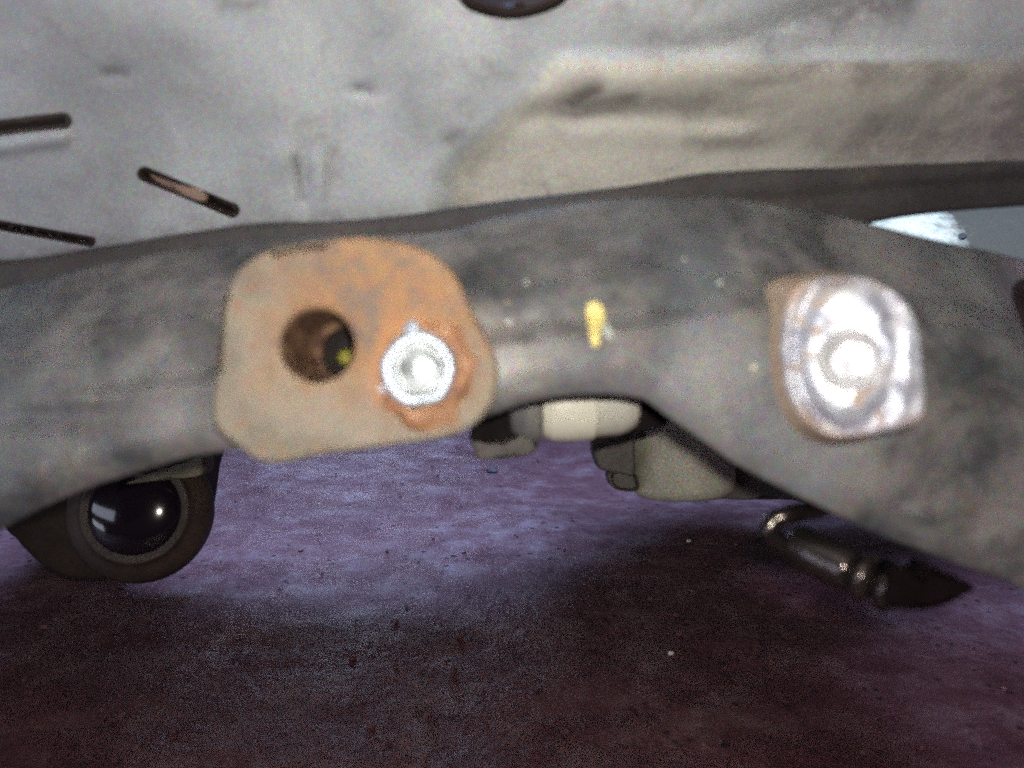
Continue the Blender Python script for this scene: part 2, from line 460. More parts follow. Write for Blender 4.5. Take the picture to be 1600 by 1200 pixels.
# ------------------------------------------------------------------ underbody floor pan
pan_low = curve([(-300, 420), (0, 405), (150, 385), (370, 350), (580, 340), (780, 312), (960, 292), (1110, 268), (1350, 258), (1600, 248), (1900, 240)])
SLOTS = [((-30, 203, 98, 188), 7), ((226, 272, 362, 328), 6), ((-30, 347, 140, 377), 2.5)]
def seg_d(x, y, s):
    ax, ay, bx, by = s; dx, dy = bx - ax, by - ay
    t = max(0, min(1, ((x - ax) * dx + (y - ay) * dy) / (dx * dx + dy * dy)))
    return math.hypot(x - ax - dx * t, y - ay - dy * t)
def pan_depth(x, y):
    d = 0.345 + 0.034 * sstep(850, 1750, x) + 0.012 * ((x - 650) / 800) ** 2
    d += 0.00021 * (y - 140)
    # pressed swage on the right, standing proud
    left = lerp(690, 850, sstep(290, 90, y))
    e = sstep(left - 30, left + 60, x) * sstep(70, 125, y + (x - 850) * 0.004)
    d -= 0.006 * e
    d += 0.00006 * (y - 95) * e
    d += 0.007 * math.exp(-(((x - 960) / 190) ** 2 + ((y - 175) / 26) ** 2)) * e
    d -= 0.004 * math.exp(-(((x - 1140) / 60) ** 2 + ((y - 212) / 16) ** 2))
    d += 0.006 * sstep(150, 240, y) * e
    # soft dents
    d += 0.006 * math.exp(-(((x - 1260) / 150) ** 2 + ((y - 25 + (x - 1260) * 0.3) / 26) ** 2))
    d += 0.0035 * math.exp(-(((x - 475) / 11) ** 2 + ((y - 285) / 45) ** 2))
    d -= 0.0035 * math.exp(-(((x - 498) / 14) ** 2 + ((y - 270) / 45) ** 2))
    d -= 0.0025 * math.exp(-(((x - 440) / 22) ** 2 + ((y - 245) / 26) ** 2))
    d += 0.002 * math.exp(-(((x - 570) / 26) ** 2 + ((y - 140) / 12) ** 2))
    d += 0.002 * math.exp(-(((x - 180) / 26) ** 2 + ((y - 112) / 12) ** 2))
    d -= 0.004 * math.exp(-(seg_d(x, y, (-30, 232, 95, 215)) / 12) ** 2)
    return d + 0.0015 * mn.noise(Vector((x / 160, y / 120, 1.0)))
panT = thing('floor_pan', 'pale grey pressed metal floor pan of the vehicle above the crossmember', 'car body', P(700, 340, 0.42))
xs = [-180 + 5 * i for i in range(370)]
V = []; nrow = 0; rows = []
NY = 96
for x in xs:
    lo = pan_low(x) + 40
    for j in range(NY):
        t = j / (NY - 1)
        y = lerp(-60, lo, t); V.append(P(x, y, pan_depth(x, y)))
def hole_at(x, y):
    for s, r in SLOTS:
        if seg_d(x, y, s) < r + 2: return True
    return ((x - 800) / 78) ** 2 + ((y + 22) / 30) ** 2 < 1
F = []; MI = []
for i in range(len(xs) - 1):
    for j in range(NY - 1):
        xc = xs[i] + 2.5; lo = pan_low(xc) + 40; yc = lerp(-60, lo, (j + 0.5) / (NY - 1))
        if hole_at(xc, yc): continue
        F.append((i * NY + j, (i + 1) * NY + j, (i + 1) * NY + j + 1, i * NY + j + 1))
        left = lerp(690, 850, sstep(290, 90, yc)) + 14 * mn.noise(Vector((xc / 40, yc / 40, 5)))
        MI.append(1 if xc > left and yc > 82 + 8 * mn.noise(Vector((xc / 60, 0, 2))) else 0)
# the pan carries on overhead towards the camera
base_n = len(V); K = 14
for i, x in enumerate(xs):
    p0 = V[i * NY]
    for k in range(1, K + 1):
        t = k / K
        V.append(Vector((p0.x, p0.y - 0.55 * t, p0.z + 0.035 * math.sin(min(1, t * 2.2) * math.pi / 2))))
for i in range(len(xs) - 1):
    for k in range(K):
        a = i * NY if k == 0 else base_n + i * K + k - 1
        b = (i + 1) * NY if k == 0 else base_n + (i + 1) * K + k - 1
        c = base_n + (i + 1) * K + k; d = base_n + i * K + k
        F.append((a, b, c, d)); MI.append(0)
b2 = len(V)  # unseen flange behind the lower edge, added to block light
for i, x in enumerate(xs):
    p0 = V[i * NY + NY - 1]
    for k in range(1, 4): V.append(p0 + Vector((0, (0.03 if x < 1340 else 0.008) * k, 0.004 * k)))
for i in range(len(xs) - 1):
    for k in range(3):
        a = i * NY + NY - 1 if k == 0 else b2 + i * 3 + k - 1
        b = (i + 1) * NY + NY - 1 if k == 0 else b2 + (i + 1) * 3 + k - 1
        F.append((a, b, b2 + (i + 1) * 3 + k, b2 + i * 3 + k)); MI.append(0)
pan = link('pan_sheet', V, F, MAT['pan'], panT)
SMUDGE_SHADE = [((880, 165, 930, 135), 16, .8), ((900, 172, 990, 150), 16, .7), ((950, 165, 1150, 165), 22, .3), ((1210, 60, 1420, -10), 34, .75), ((1020, 60, 1290, 50), 26, .45),  # smudges, plus shade of dents and pan edges put into the colour
          ((560, 135, 585, 142), 10, .5), ((165, 110, 195, 114), 9, .6), ((350, 8, 410, 2), 12, .5), ((700, 215, 722, 205), 12, .6), ((460, 245, 476, 310), 7, .6),
          ((1300, 235, 1700, 210), 50, .5), ((1480, 130, 1750, 110), 50, .5), ((-60, 420, 260, 380), 34, .55), ((380, 360, 700, 330), 22, .5), ((-60, 205, 60, 190), 20, .3), ((1080, 212, 1400, 190), 16, .25)]
at_c = pan.data.attributes.new('cream', 'FLOAT', 'POINT'); at_s = pan.data.attributes.new('smudge_shade', 'FLOAT', 'POINT')
vc = [0.0] * len(pan.data.vertices); vs = [0.0] * len(pan.data.vertices)
for i, x in enumerate(xs):
    lo = pan_low(x) + 40
    for j in range(NY):
        y = lerp(-60, lo, j / (NY - 1)); left = lerp(690, 840, sstep(290, 85, y))
        vc[i * NY + j] = sstep(left - 20, left + 50, x) * sstep(78, 112, y)
        k = 0
        for sg, w, am in SMUDGE_SHADE: k = max(k, am * math.exp(-(seg_d(x, y, sg) / w) ** 2))
        vs[i * NY + j] = k
at_c.data.foreach_set('value', vc); at_s.data.foreach_set('value', vs)
mod = pan.modifiers.new('sheet', 'SOLIDIFY'); mod.thickness = 0.0015; mod.offset = 0
for k, (s, r) in enumerate(SLOTS):
    ax, ay, bx, by = s
    m = MAT['slot'] if k else MAT['slotpale']
    v, f = [], []
    d0 = pan_depth((ax + bx) / 2, (ay + by) / 2)
    def cp(rr, n=28):
        L = math.hypot(bx - ax, by - ay); ux, uy = (bx - ax) / L, (by - ay) / L; o = []
        for q in range(n):
            a = 2 * math.pi * q / n
            c, sn = math.cos(a), math.sin(a)
            ex, ey = (bx, by) if c > 0 else (ax, ay)
            o.append((ex + (ux * c - uy * sn) * rr, ey + (uy * c + ux * sn) * rr))
        return o
    n = 28
    rings = [(r + 6.5, 0.0022), (r + 5.5, -0.0004), (r + 3, -0.0008), (r - 0.5, 0.0), (r - 1.5, 0.003), (r - 2, 0.012)]
    for rr, dd in rings:
        for q in cp(rr): v.append(P(q[0], q[1], pan_depth(*q) - 0.0014) + FWD * dd)
    for a in range(len(rings) - 1):
        for q in range(n): f.append((a * n + q, a * n + (q + 1) % n, (a + 1) * n + (q + 1) % n, (a + 1) * n + q))
    f.append(tuple((len(rings) - 1) * n + q for q in range(n)))
    link('slot', v, f, m, panT)
    if k == 1:
        v, f = slab([(232, 263), (300, 289), (322, 303), (316, 314), (290, 306), (244, 284)], d0 - 0.0032, 0.004, 0.0015, 32)
        link('slot_lip', v, f, MAT['slotlit'], panT)
v, f = slab([(704, -22), (735, -46), (800, -56), (865, -46), (896, -22), (865, 4), (800, 19), (735, 6)], pan_depth(800, -10) - 0.0020, 0.006, 0.002, 40)
link('hole_shade', v, f, MAT['slot'], panT)  # dark slab painted as the shade inside an open hole

# ------------------------------------------------------------------ dark rail between pan and crossmember
rail_bot = curve([(-300, 620), (0, 580), (600, 470), (900, 420), (1200, 376), (1340, 350), (1450, 330), (1600, 317), (1900, 300)])
railT = thing('body_rail', 'dark brown painted body rail running behind the crossmember top edge', 'car body', P(900, 400, 0.33))
V = []; rx = list(range(-240, 1680, 15))
SEC = [(0.0, 0.045), (0.0, 0.004), (0.03, 0.0012), (0.09, 0.0), (0.35, 0.0015), (0.40, 0.0045), (0.5, 0.005), (0.94, 0.004), (0.98, 0.006), (1.0, 0.008), (0.93, 0.012), (0.5, 0.045)]
for x in rx:
    a = pan_low(x) - 2; b = rail_bot(x)
    for (s, dd) in SEC:
        V.append(P(x, lerp(a, b, s) + 2 * mn.noise(Vector((x / 90, s * 3, 0))), 0.316 + 0.025 * sstep(850, 1750, x) + 0.010 * ((x - 700) / 800) ** 2) + FWD * dd)
F = grid_faces(len(rx), len(SEC), closed_v=True)
link('rail_section', V, F, MAT['rail'], railT)

# white daylit panel seen in the gap at right
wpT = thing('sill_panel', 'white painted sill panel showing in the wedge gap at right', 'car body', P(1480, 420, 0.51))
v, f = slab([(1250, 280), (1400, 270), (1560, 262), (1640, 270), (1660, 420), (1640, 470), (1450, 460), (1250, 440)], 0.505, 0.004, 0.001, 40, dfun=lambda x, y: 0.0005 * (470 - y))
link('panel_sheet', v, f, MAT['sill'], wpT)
v, f = slab([(1499, 366), (1506, 364), (1511, 368), (1506, 373), (1500, 372)], 0.5035, 0.002, 0.0004, 16, dfun=lambda x, y: 0.0005 * (470 - y))
link('rust_spot', v, f, MAT['brownrub'], wpT)

# ------------------------------------------------------------------ crossmember
top = curve([(-400, 520), (-150, 480), (0, 452), (200, 404), (400, 374), (560, 366), (690, 362), (780, 338), (940, 313), (1090, 306), (1200, 318), (1340, 345), (1450, 372), (1600, 406), (1750, 455), (2000, 540)])
bot = curve([(-400, 1010), (-150, 905), (0, 828), (100, 778), (200, 742), (320, 710), (500, 690), (700, 672), (760, 652), (820, 630), (900, 617), (1000, 622), (1045, 652), (1100, 690), (1150, 725), (1290, 796), (1400, 846), (1520, 890), (1600, 922), (1750, 1000), (2000, 1150)])
crease = curve([(-400, 640), (0, 625), (300, 590), (600, 560), (780, 525), (900, 512), (1000, 500), (1200, 470), (1400, 470), (1700, 500), (2000, 540)])
def beam_d(x, y):
    """view depth of the front face"""
    a, b = top(x), bot(x); s = (y - a) / (b - a)
    d = 0.262 + 0.020 * ((x - 720) / 800) ** 2
    e = max(0, 1 - s / 0.46); d += 0.034 * e ** 1.7                   # rolls back to the top edge
    e = max(0, (s - 0.80) / 0.20); d += 0.007 * e ** 2.2              # and to the bottom edge
    c = crease(x)
    d -= 0.0062 * sstep(c - 24, c + 20, y)                            # lower half stands proud of the pressed crease
    d += 0.0012 * math.exp(-((y - c + 6) / 12) ** 2)
    d += 0.0030 * sstep(960, 1060, x + (y - 330) * 0.9) * sstep(1330, 1180, x) * sstep(500, 380, y) * -1
    # worn dents
    d += 0.0065 * math.exp(-(((x - 60) / 150) ** 2 + ((y - 650) / 26) ** 2))
    d -= 0.0035 * math.exp(-(((x - 80) / 100) ** 2 + ((y - 585) / 30) ** 2))
    d += 0.0015 * math.exp(-(((x - 828) / 22) ** 2 + ((y - 597) / 12) ** 2))
    d -= 0.0030 * math.exp(-(((x - 1440) / 24) ** 2 + ((y - 803) / 12) ** 2))
    d += 0.010 * sstep(1540, 1600, x + (y - 430) * -0.3) * sstep(560, 500, y)
    return d + 0.0010 * mn.noise(Vector((x / 90, y / 70, 7)))
cmT = thing('crossmember', 'dirty grey painted steel crossmember arching across the picture', 'crossmember', P(800, 700, 0.30))
HOLE = (495, 540)
bx_ = [-260 + 10 * i for i in range(197)]
NS = 72
V = []; F = []
for x in bx_:
    a, b = top(x), bot(x)
    for j in range(NS):
        y = lerp(a, b, j / (NS - 1)); V.append(P(x, y, beam_d(x, y)))
for i in range(len(bx_) - 1):
    for j in range(NS - 1):
        xc = bx_[i] + 5; yc = lerp(top(xc), bot(xc), (j + 0.5) / (NS - 1))
        if math.hypot(xc - HOLE[0] - 3, yc - HOLE[1]) < 82: continue
        F.append((i * NS + j, (i + 1) * NS + j, (i + 1) * NS + j + 1, i * NS + j + 1))
# folded returns: top flange and bottom flange run back, then a rear wall
nb = len(V); R_ = 5
for x in bx_:
    pt = P(x, top(x), beam_d(x, top(x))); pb = P(x, bot(x), beam_d(x, bot(x)))
    for q in (pt + FWD * 0.004 - UP * 0.0002, pt + FWD * 0.03 - UP * 0.002, pb + FWD * 0.045 + UP * 0.012, pb + FWD * 0.02 + UP * 0.004, pb + FWD * 0.004 + UP * 0.0004): V.append(q)
for i in range(len(bx_) - 1):
    def idx(i, k): return i * NS if k == 0 else (nb + i * R_ + k - 1 if k <= R_ else i * NS + NS - 1)
    for k in range(R_ + 1):
        F.append((idx(i, k), idx(i, k + 1), idx(i + 1, k + 1), idx(i + 1, k)))
link('beam', V, F, MAT['beam'], cmT)

# weld bead along the upper seam and a raised pressed rib
def on_beam(x, y, lift): return P(x, y, beam_d(x, y)) - FWD * lift
# yellow paint dab and pale runs
def dab(name, poly, mat, lift=0.0005):
    pts = smooth_poly(poly, 36); c = sum(pts, Vector((0, 0))) / len(pts); v = []; f = []
    for s, l in ((0.35, lift), (0.7, lift), (0.93, lift * 0.8), (1.0, -0.0004)):
        for p in pts:
            q = c + (p - c) * s; v.append(on_beam(q.x, q.y, l))
    n = len(pts)
    for k in range(3):
        for i in range(n): f.append((k * n + i, k * n + (i + 1) % n, (k + 1) * n + (i + 1) % n, (k + 1) * n + i))
    f.append(tuple(range(n)))
    o = link(name, v, f, mat, cmT); return o
o = dab('paint_dab', [(915, 480), (924, 470), (938, 473), (945, 488), (944, 505), (938, 522), (937, 540), (929, 545), (922, 532), (918, 505)], MAT['yellow']); o['label'] = 'yellow paint dab'
o = dab('paint_run', [(945, 500), (953, 508), (959, 524), (954, 530), (945, 524), (940, 512)], MAT['palegreen'], 0.0004); o['label'] = 'pale greenish paint run'
for k in range(12):
    x, y = random.uniform(60, 1540), 0
    y = lerp(top(x), bot(x), random.uniform(0.2, 0.92)); r = random.uniform(2.0, 4.5)
    if 310 < x < 790 and 350 < y < 740 or 1180 < x < 1470 and 410 < y < 700: continue
    m = random.choice(['bossside', 'palegreen', 'black', 'brownrub'])
    dab('paint_chip', [(x - r * random.uniform(.7, 1.5), y), (x, y - r), (x + r * random.uniform(.7, 1.6), y), (x, y + r * random.uniform(.6, 1.2))], MAT[m], 0.0003)
dab('edge_hole_shade', [(1580, 450), (1598, 434), (1640, 440), (1660, 500), (1640, 560), (1616, 546), (1598, 515), (1584, 480)], MAT['slot'], 0.0012)  # dark dab in place of the shade of a hole at the edge
for k, (x, y, r) in enumerate([(1125, 441, 5), (1178, 574, 6), (795, 503, 5), (822, 442, 4)]):
    dab('paint_chip', [(x - r, y), (x, y - r), (x + r * 1.1, y), (x, y + r * 0.9)], MAT['palegreen'], 0.0003)

# --- mounting plate
DP = 0.2475
PL = [(328, 640), (333, 590), (338, 530), (345, 470), (366, 424), (405, 394), (470, 379), (550, 369), (600, 371), (650, 384), (690, 405), (716, 436), (735, 478), (752, 512), (772, 548), (779, 585), (770, 630), (742, 664), (700, 683), (600, 699), (500, 712), (430, 726), (398, 720), (364, 696), (335, 672)]
NP = 144
dense = smooth_poly(PL, 600)
def ray_hit(a):
    """outline point in direction a from the hole centre"""
    best = None; c = Vector(HOLE); u = Vector((math.cos(a), math.sin(a)))
    for p in dense:
        v = p - c; k = abs(u.cross(v)) if v.dot(u) > 0 else 1e9
        if best is None or k < best[0]: best = (k, v.dot(u))
    return best[1]
HR = 60.0
STUD = (655, 577)
def plate_d(x, y):
    d = DP + 0.004 * ((x - 555) / 220) ** 2 * (0.5 if x > 555 else 1.0)
    r = math.hypot(x - STUD[0], y - STUD[1])
    d -= 0.0016 * math.exp(-(r / 78) ** 4)                                # embossed pad round the stud
    d += 0.0006 * mn.noise(Vector((x / 50, y / 50, 9)))
    return d
V = []; F = []
TH = 0.0075
spec = [(0.0, 0, 0.0030, -4), (0.0, 0, 0.0008, -1.2), (0.0, 0, 0.0, 1.5)] + [(t / 10, 0, 0, 0) for t in range(1, 10)] + [(1, -11, 0, 0), (1, -5, 0.0005, 0), (1, -1.6, 0.0014, 0), (1, 0, 0.0030, 0), (1, 0, TH, 0), (1, -1, TH + 0.030, 0)]
angs = [2 * math.pi * i / NP for i in range(NP)]
hits = [ray_hit(a) for a in angs]
hits = [(hits[i - 1] + 2 * hits[i] + hits[(i + 1) % NP]) / 4 for i in range(NP)]
for (t, ins, dd, extra) in spec:
    for i, a in enumerate(angs):
        rr = lerp(HR + extra, hits[i] + ins, t) if t < 1 else hits[i] + ins
        x = HOLE[0] + math.cos(a) * rr; y = HOLE[1] + math.sin(a) * rr
        V.append(P(x, y, plate_d(x, y)) + FWD * dd)
for k in range(len(spec) - 1):
    for i in range(NP): F.append((k * NP + i, k * NP + (i + 1) % NP, (k + 1) * NP + (i + 1) % NP, (k + 1) * NP + i))
stud_w = P(STUD[0], STUD[1], DP)
MAT['plate'] = plate_steel(stud_w - parent_world(cmT))
plate = link('mounting_plate', V, F, MAT['plate'], cmT, base=parent_world(cmT)); plate['label'] = 'rust stained beige steel mounting plate'
# bore: sleeve, ledge, inner bore, something olive green at its end
px = DP / FPX
hc = P(HOLE[0], HOLE[1], DP)
ax = (FWD + RIGHT * 0.05 - UP * 0.02).normalized()
v, f = lathe([(58.5 * px, 0.0012), (57 * px, 0.004), (57 * px, 0.030), (55 * px, 0.034), (47 * px, 0.0345), (45 * px, 0.036)], hc, ax, 72, cap=False)
v = [q + Vector((mn.noise(q * 300), mn.noise(q * 300 + Vector((5, 0, 0))), 0)) * 0.0007 for q in v]
link('bore_sleeve', v, f, MAT['bore'], plate)
v, f = lathe([(45.2 * px, 0.0355), (45 * px, 0.056), (30 * px, 0.0565), (29 * px, 0.080), (1e-5, 0.081)], hc, ax, 64, cap=False)
link('inner_bore', v, f, MAT['deepbore'], plate)
v, f = lathe([(16 * px, 0.0), (16 * px, 0.006), (12 * px, 0.008), (1e-5, 0.008)], hc + ax * 0.056 - RIGHT * (21 * px) - UP * (4 * px), -ax, 32)
link('green_plug', v, f, MAT['green'], plate)
# stud: zinc washer ring with a dished end
sc = P(STUD[0], STUD[1], plate_d(*STUD))
sax = (-(sc - CAM).normalized() - FWD * 0.5 + RIGHT * 0.04).normalized()
v, f = lathe(rounded([(0, 0.0), (59 * px, -0.001), (59 * px, 0.0022), (52 * px, 0.0034), (44 * px, 0.0034), (40 * px, 0.0022), (1e-5, 0.0022)], 0.0006), sc, sax, 64, wob=0.07)
wash = link('washer', v, f, MAT['zinc'], plate)
v, f = lathe([(52 * px, -0.001), (62 * px, 0.0012), (70 * px, 0.0014), (80 * px, 0.0004), (88 * px, -0.001)], sc + RIGHT * (7 * px) - UP * (9 * px), -FWD, 64, wob=0.42, seed=3, cap=False)
link('rust_collar', v, f, MAT['orange'], plate)
prof = [(43 * px, 0.0018), (42 * px, 0.0030), (37 * px, 0.0036)]
for k in range(1, 13):
    t = k / 12; prof.append((37 * px * (1 - t) + 1e-5, 0.0036 - 0.0016 * math.sin(t * math.pi / 2)))
v, f = lathe(prof, sc, (sax + RIGHT * 0.10 + UP * 0.02).normalized(), 64, wob=0.12, seed=9, cap=False)
link('stud_end', v, f, MAT['stud'], plate)
v, f = lathe(rounded([(0, 0), (8 * px, 0.0), (8.5 * px, 0.0010), (5 * px, 0.0022), (1e-5, 0.0026)], 0.0008), P(694, 522, plate_d(694, 522)), -FWD, 24, wob=0.1)
link('weld_bead', v, f, MAT['zinc'], plate)
v, f = lathe(rounded([(0, 0), (15 * px, 0.0), (14 * px, 0.0008), (7 * px, 0.0016), (1e-5, 0.0018)], 0.0008), P(645, 515, plate_d(645, 515)), -FWD + UP * 0.1, 24, wob=0.25)
link('weld_bead', v, f, MAT['zinc'], plate)
for (x, y, r) in ((735, 578, 5), (725, 612, 7), (598, 608, 8)):
    v, f = lathe(rounded([(0, 0), (r * px, 0.0), (r * px * 0.9, 0.0006), (r * px * .5, 0.0010), (1e-5, 0.0011)], 0.0008), P(x, y, plate_d(x, y)), -FWD, 18, wob=0.3, seed=x)
    link('weld_bead', v, f, MAT['dish'], plate)

# --- large bolt head on the right
DB = 0.2490
HEAD = [(1242, 446), (1290, 431), (1345, 430), (1385, 444), (1424, 476), (1441, 520), (1447, 580), (1449, 640), (1436, 662), (1395, 676), (1345, 686), (1300, 682), (1262, 664), (1240, 630), (1226, 585), (1222, 540), (1228, 490)]
pts = smooth_poly(HEAD, 96); cen = Vector((1330, 558))
V = []; F = []; n = 96
bw = DB / FPX
def head_d(x, y):
    d = DB - 0.00005 * (x - 1330)
    d += 0.0006 * mn.noise(Vector((x / 30, y / 34, 4)))
    q = math.hypot((x - 1326) / 66, (y - 548) / 100)                       # oval raised pad round the dish
    d -= 0.0013 * sstep(1.12, 0.9, q)
    d += 0.0016 * math.exp(-((q - 1.26) / 0.09) ** 2) * (1.7 if x < 1320 else 0.35)
    d -= 0.0018 * math.exp(-(((x - 1412) / 22) ** 2 + ((y - 545) / 70) ** 2))
    return d
specs = [(t / 16, 0, 0) for t in range(1, 15)] + [(1, 8, 0.0), (1, 4.5, 0.0004), (1, 1.8, 0.0012), (1, 0, 0.0028)]
for (s, ins, dd) in specs:
    for p in pts:
        v_ = p - cen; q = cen + v_ * s - (v_.normalized() * ins)
        V.append(P(q.x, q.y, head_d(q.x, q.y)) + FWD * dd)
for k in range(len(specs) - 1):
    for i in range(n): F.append((k * n + i, k * n + (i + 1) % n, (k + 1) * n + (i + 1) % n, (k + 1) * n + i))
c0 = len(V); V.append(P(cen.x, cen.y, head_d(cen.x, cen.y)))
for i in range(n): F.append((c0, i, (i + 1) % n))
bossT = link('bolt_head', V, F, MAT['boss'], cmT); bossT['label'] = 'scraped bright steel bolt head with rust patches'
V = []; F = []
rim = [P(p.x, p.y, head_d(p.x, p.y)) for p in pts]
for k, (dd, gx_) in enumerate([(0.0026, 0.0), (0.006, 0.0006), (0.011, 0.0016), (0.017, 0.0028), (0.021, 0.0034), (0.040, 0.0034)]):
    for i, p in enumerate(pts):
        v_ = (p - cen).normalized()
        V.append(rim[i] + FWD * dd + (RIGHT * v_.x - UP * v_.y) * gx_)
F = grid_faces(6, n, closed_v=True)
link('bolt_flank', V, F, MAT['bossside'], bossT)
bc = P(1330, 562, DB - 0.0036); bax = (-(bc - CAM).normalized() - FWD * 0.6 + RIGHT * 0.06).normalized()
prof = [(50 * bw, -0.006), (48 * bw, -0.0004), (46 * bw, 0.0)]
for k in range(1, 13):
    t = k / 12; prof.append((46 * bw * (1 - t) + 1e-5, -0.0060 * t))
v, f = lathe(prof, bc, bax, 64, cap=False)
link('dished_end', v, f, MAT['dish'], bossT)

# ------------------------------------------------------------------ parts behind the arch of the crossmember
# ivory barrel bush
D1 = 0.325; p1 = D1 / FPX
bt = thing('barrel_bush', 'ivory white plastic barrel bush under the arch of the crossmember', 'bush', P(920, 690, D1))
xaxis = (RIGHT * 1.0 + UP * 0.04 + FWD * 0.06).normalized()
o0 = P(843, 632, D1 + 0.010)
v, f = lathe(rounded([(44 * p1, 0), (50 * p1, 0.0), (60 * p1, 18 * p1), (62 * p1, 45 * p1), (61 * p1, 84 * p1), (55 * p1, 88 * p1)], 0.001), o0, xaxis, 56)
link('bush_barrel', v, f, MAT['white'], bt)
v, f = lathe(rounded([(54 * p1, 85 * p1), (56 * p1, 90 * p1), (54 * p1, 132 * p1), (44 * p1, 152 * p1), (36 * p1, 158 * p1), (1e-5, 160 * p1)], 0.002), o0, xaxis, 56)
link('bush_end', v, f, MAT['offwhite'], bt)
v, f = lathe(rounded([(30 * p1, -50 * p1), (44 * p1, -46 * p1), (62 * p1, -26 * p1), (63 * p1, -4 * p1), (54 * p1, 1 * p1)], 0.0015), o0, xaxis, 56)
link('rubber_collar', v, f, MAT['greyrub'], bt)

# black bracket tabs holding it
br = thing('bush_bracket', 'black bracket with grey foot left of the ivory bush', 'bracket', P(785, 720, 0.335))
v, f = slab([(736, 690), (738, 668), (770, 640), (812, 622), (840, 622), (842, 648), (812, 662), (838, 664), (838, 700), (800, 700), (760, 702)], 0.332, 0.020, 0.0015, 60)
link('bracket_web', v, f, MAT['black'], br)
v, f = slab([(738, 688), (756, 692), (800, 686), (826, 676), (832, 684), (838, 704), (820, 712), (770, 719), (746, 717), (739, 704)], 0.328, 0.016, 0.0015, 60)
link('bracket_foot', v, f, MAT['darkmount'], br)
bk = thing('stop_plate', 'black stop plate right of the ivory bush', 'bracket', P(990, 690, 0.345))
v, f = slab([(920, 650), (980, 618), (1010, 618), (1046, 640), (1040, 664), (1000, 676), (950, 690), (926, 694)], 0.343, 0.010, 0.0015, 60)
link('plate_web', v, f, MAT['black'], bk)
v, f = lathe(rounded([(1e-5, 0), (9 * p1, 0), (9 * p1, 0.003), (1e-5, 0.003)], 0.0005), P(950, 676, 0.3425), -FWD, 6)
link('bolt', v, f, MAT['black'], bk)

# olive grey mount can
D2 = 0.49; p2 = D2 / FPX
mt = thing('engine_mount', 'olive grey cylindrical mount hanging below the crossmember arch', 'mount', P(1060, 782, D2))
o2 = P(1066, 700, D2 + 0.022)
dn = (-UP + RIGHT * 0.03).normalized()
v, f = lathe(rounded([(60 * p2, -60 * p2), (82 * p2, -50 * p2), (84 * p2, 50 * p2), (82 * p2, 68 * p2), (70 * p2, 79 * p2), (1e-5, 81 * p2)], 0.003), o2, dn, 64)
link('mount_can', v, f, MAT['mount'], mt)
v, f = slab([(930, 692), (985, 676), (992, 700), (992, 742), (975, 742), (945, 736), (934, 728)], D2 - 0.004, 0.02, 0.002, 48)
link('mount_ear', v, f, MAT['darkmount'], mt)
v, f = slab([(952, 738), (990, 736), (998, 766), (960, 764)], D2 - 0.001, 0.016, 0.002, 40)
link('mount_lug', v, f, MAT['darkmount'], mt)
v, f = slab([(1120, 700), (1150, 715), (1290, 795), (1240, 782), (1150, 781), (1120, 770)], D2 + 0.016, 0.012, 0.002, 48)
link('mount_web', v, f, MAT['darkmount'], mt)
# added unseen slab above the can, blocks light to shape the ground shadow
v = []
for (x, y) in [(-0.05, 0.345), (0.09, 0.345), (0.15, 0.40), (0.215, 0.52), (0.17, 0.61), (0.09, 0.63), (0.00, 0.53)]:
    v += [(x, y, 0.185), (x, y, 0.203)]
f = [tuple(range(0, 14, 2)), tuple(range(1, 14, 2))] + [(2 * k, 2 * k + 1, (2 * k + 3) % 14, (2 * k + 2) % 14) for k in range(7)]
link('mount_shade_slab', v, f, MAT['darkmount'], mt, smooth=False)

# ------------------------------------------------------------------ bent pipe with ribbed fitting
D3 = 0.287; p3 = D3 / FPX
ho = thing('hose_fitting', 'glossy brown ribbed hose fitting on a bent pipe at lower right', 'hose', P(1380, 950, D3))
path = []
ctl = [(1340, 770, .012), (1290, 792, .006), (1240, 803, 0), (1212, 812, 0), (1202, 830, 0), (1214, 846, 0), (1240, 858, 0), (1262, 866, 0)]
cx = curve([(i, c[0]) for i, c in enumerate(ctl)]); cy = curve([(i, c[1]) for i, c in enumerate(ctl)]); cz = curve([(i, c[2]) for i, c in enumerate(ctl)])
for k in range(57):
    t = k / 8; path.append(P(cx(t), cy(t), D3 + cz(t)))
v, f = tube(path, 15 * p3, 24)
link('pipe', v, f, MAT['fitting'], ho)
a0 = P(1236, 848, D3 + 0.003); a1 = P(1400, 925, D3 - 0.020); fa = (a1 - a0).normalized()
def HP(l): return [(r * p3, h * p3) for r, h in l]
v, f = lathe(rounded(HP([(1e-4, 0), (26, 0), (33, 8), (35, 40), (35, 96), (32, 104), (24, 108), (24, 112)]), 0.0008), a0, fa, 48)
link('fitting_body', v, f, MAT['fitting'], ho)
for (s, r) in ((106, 37), (142, 36)):
    v, f = lathe([( (r - 14 + 14 * math.sin(math.pi * k / 12) ** 0.6) * p3, (s + 34 * k / 12) * p3) for k in range(13)], a0, fa, 48)
    link('rib', v, f, MAT['fitting'], ho)
v, f = slab([(1392, 912), (1398, 890), (1412, 884), (1422, 897), (1436, 900), (1446, 894), (1457, 884), (1490, 900), (1526, 918), (1500, 938), (1464, 952), (1424, 955), (1396, 950), (1388, 932)], D3 - 0.028, 0.012, 0.002, 130)
link('torn_sleeve', v, f, MAT['sleeve'], ho)

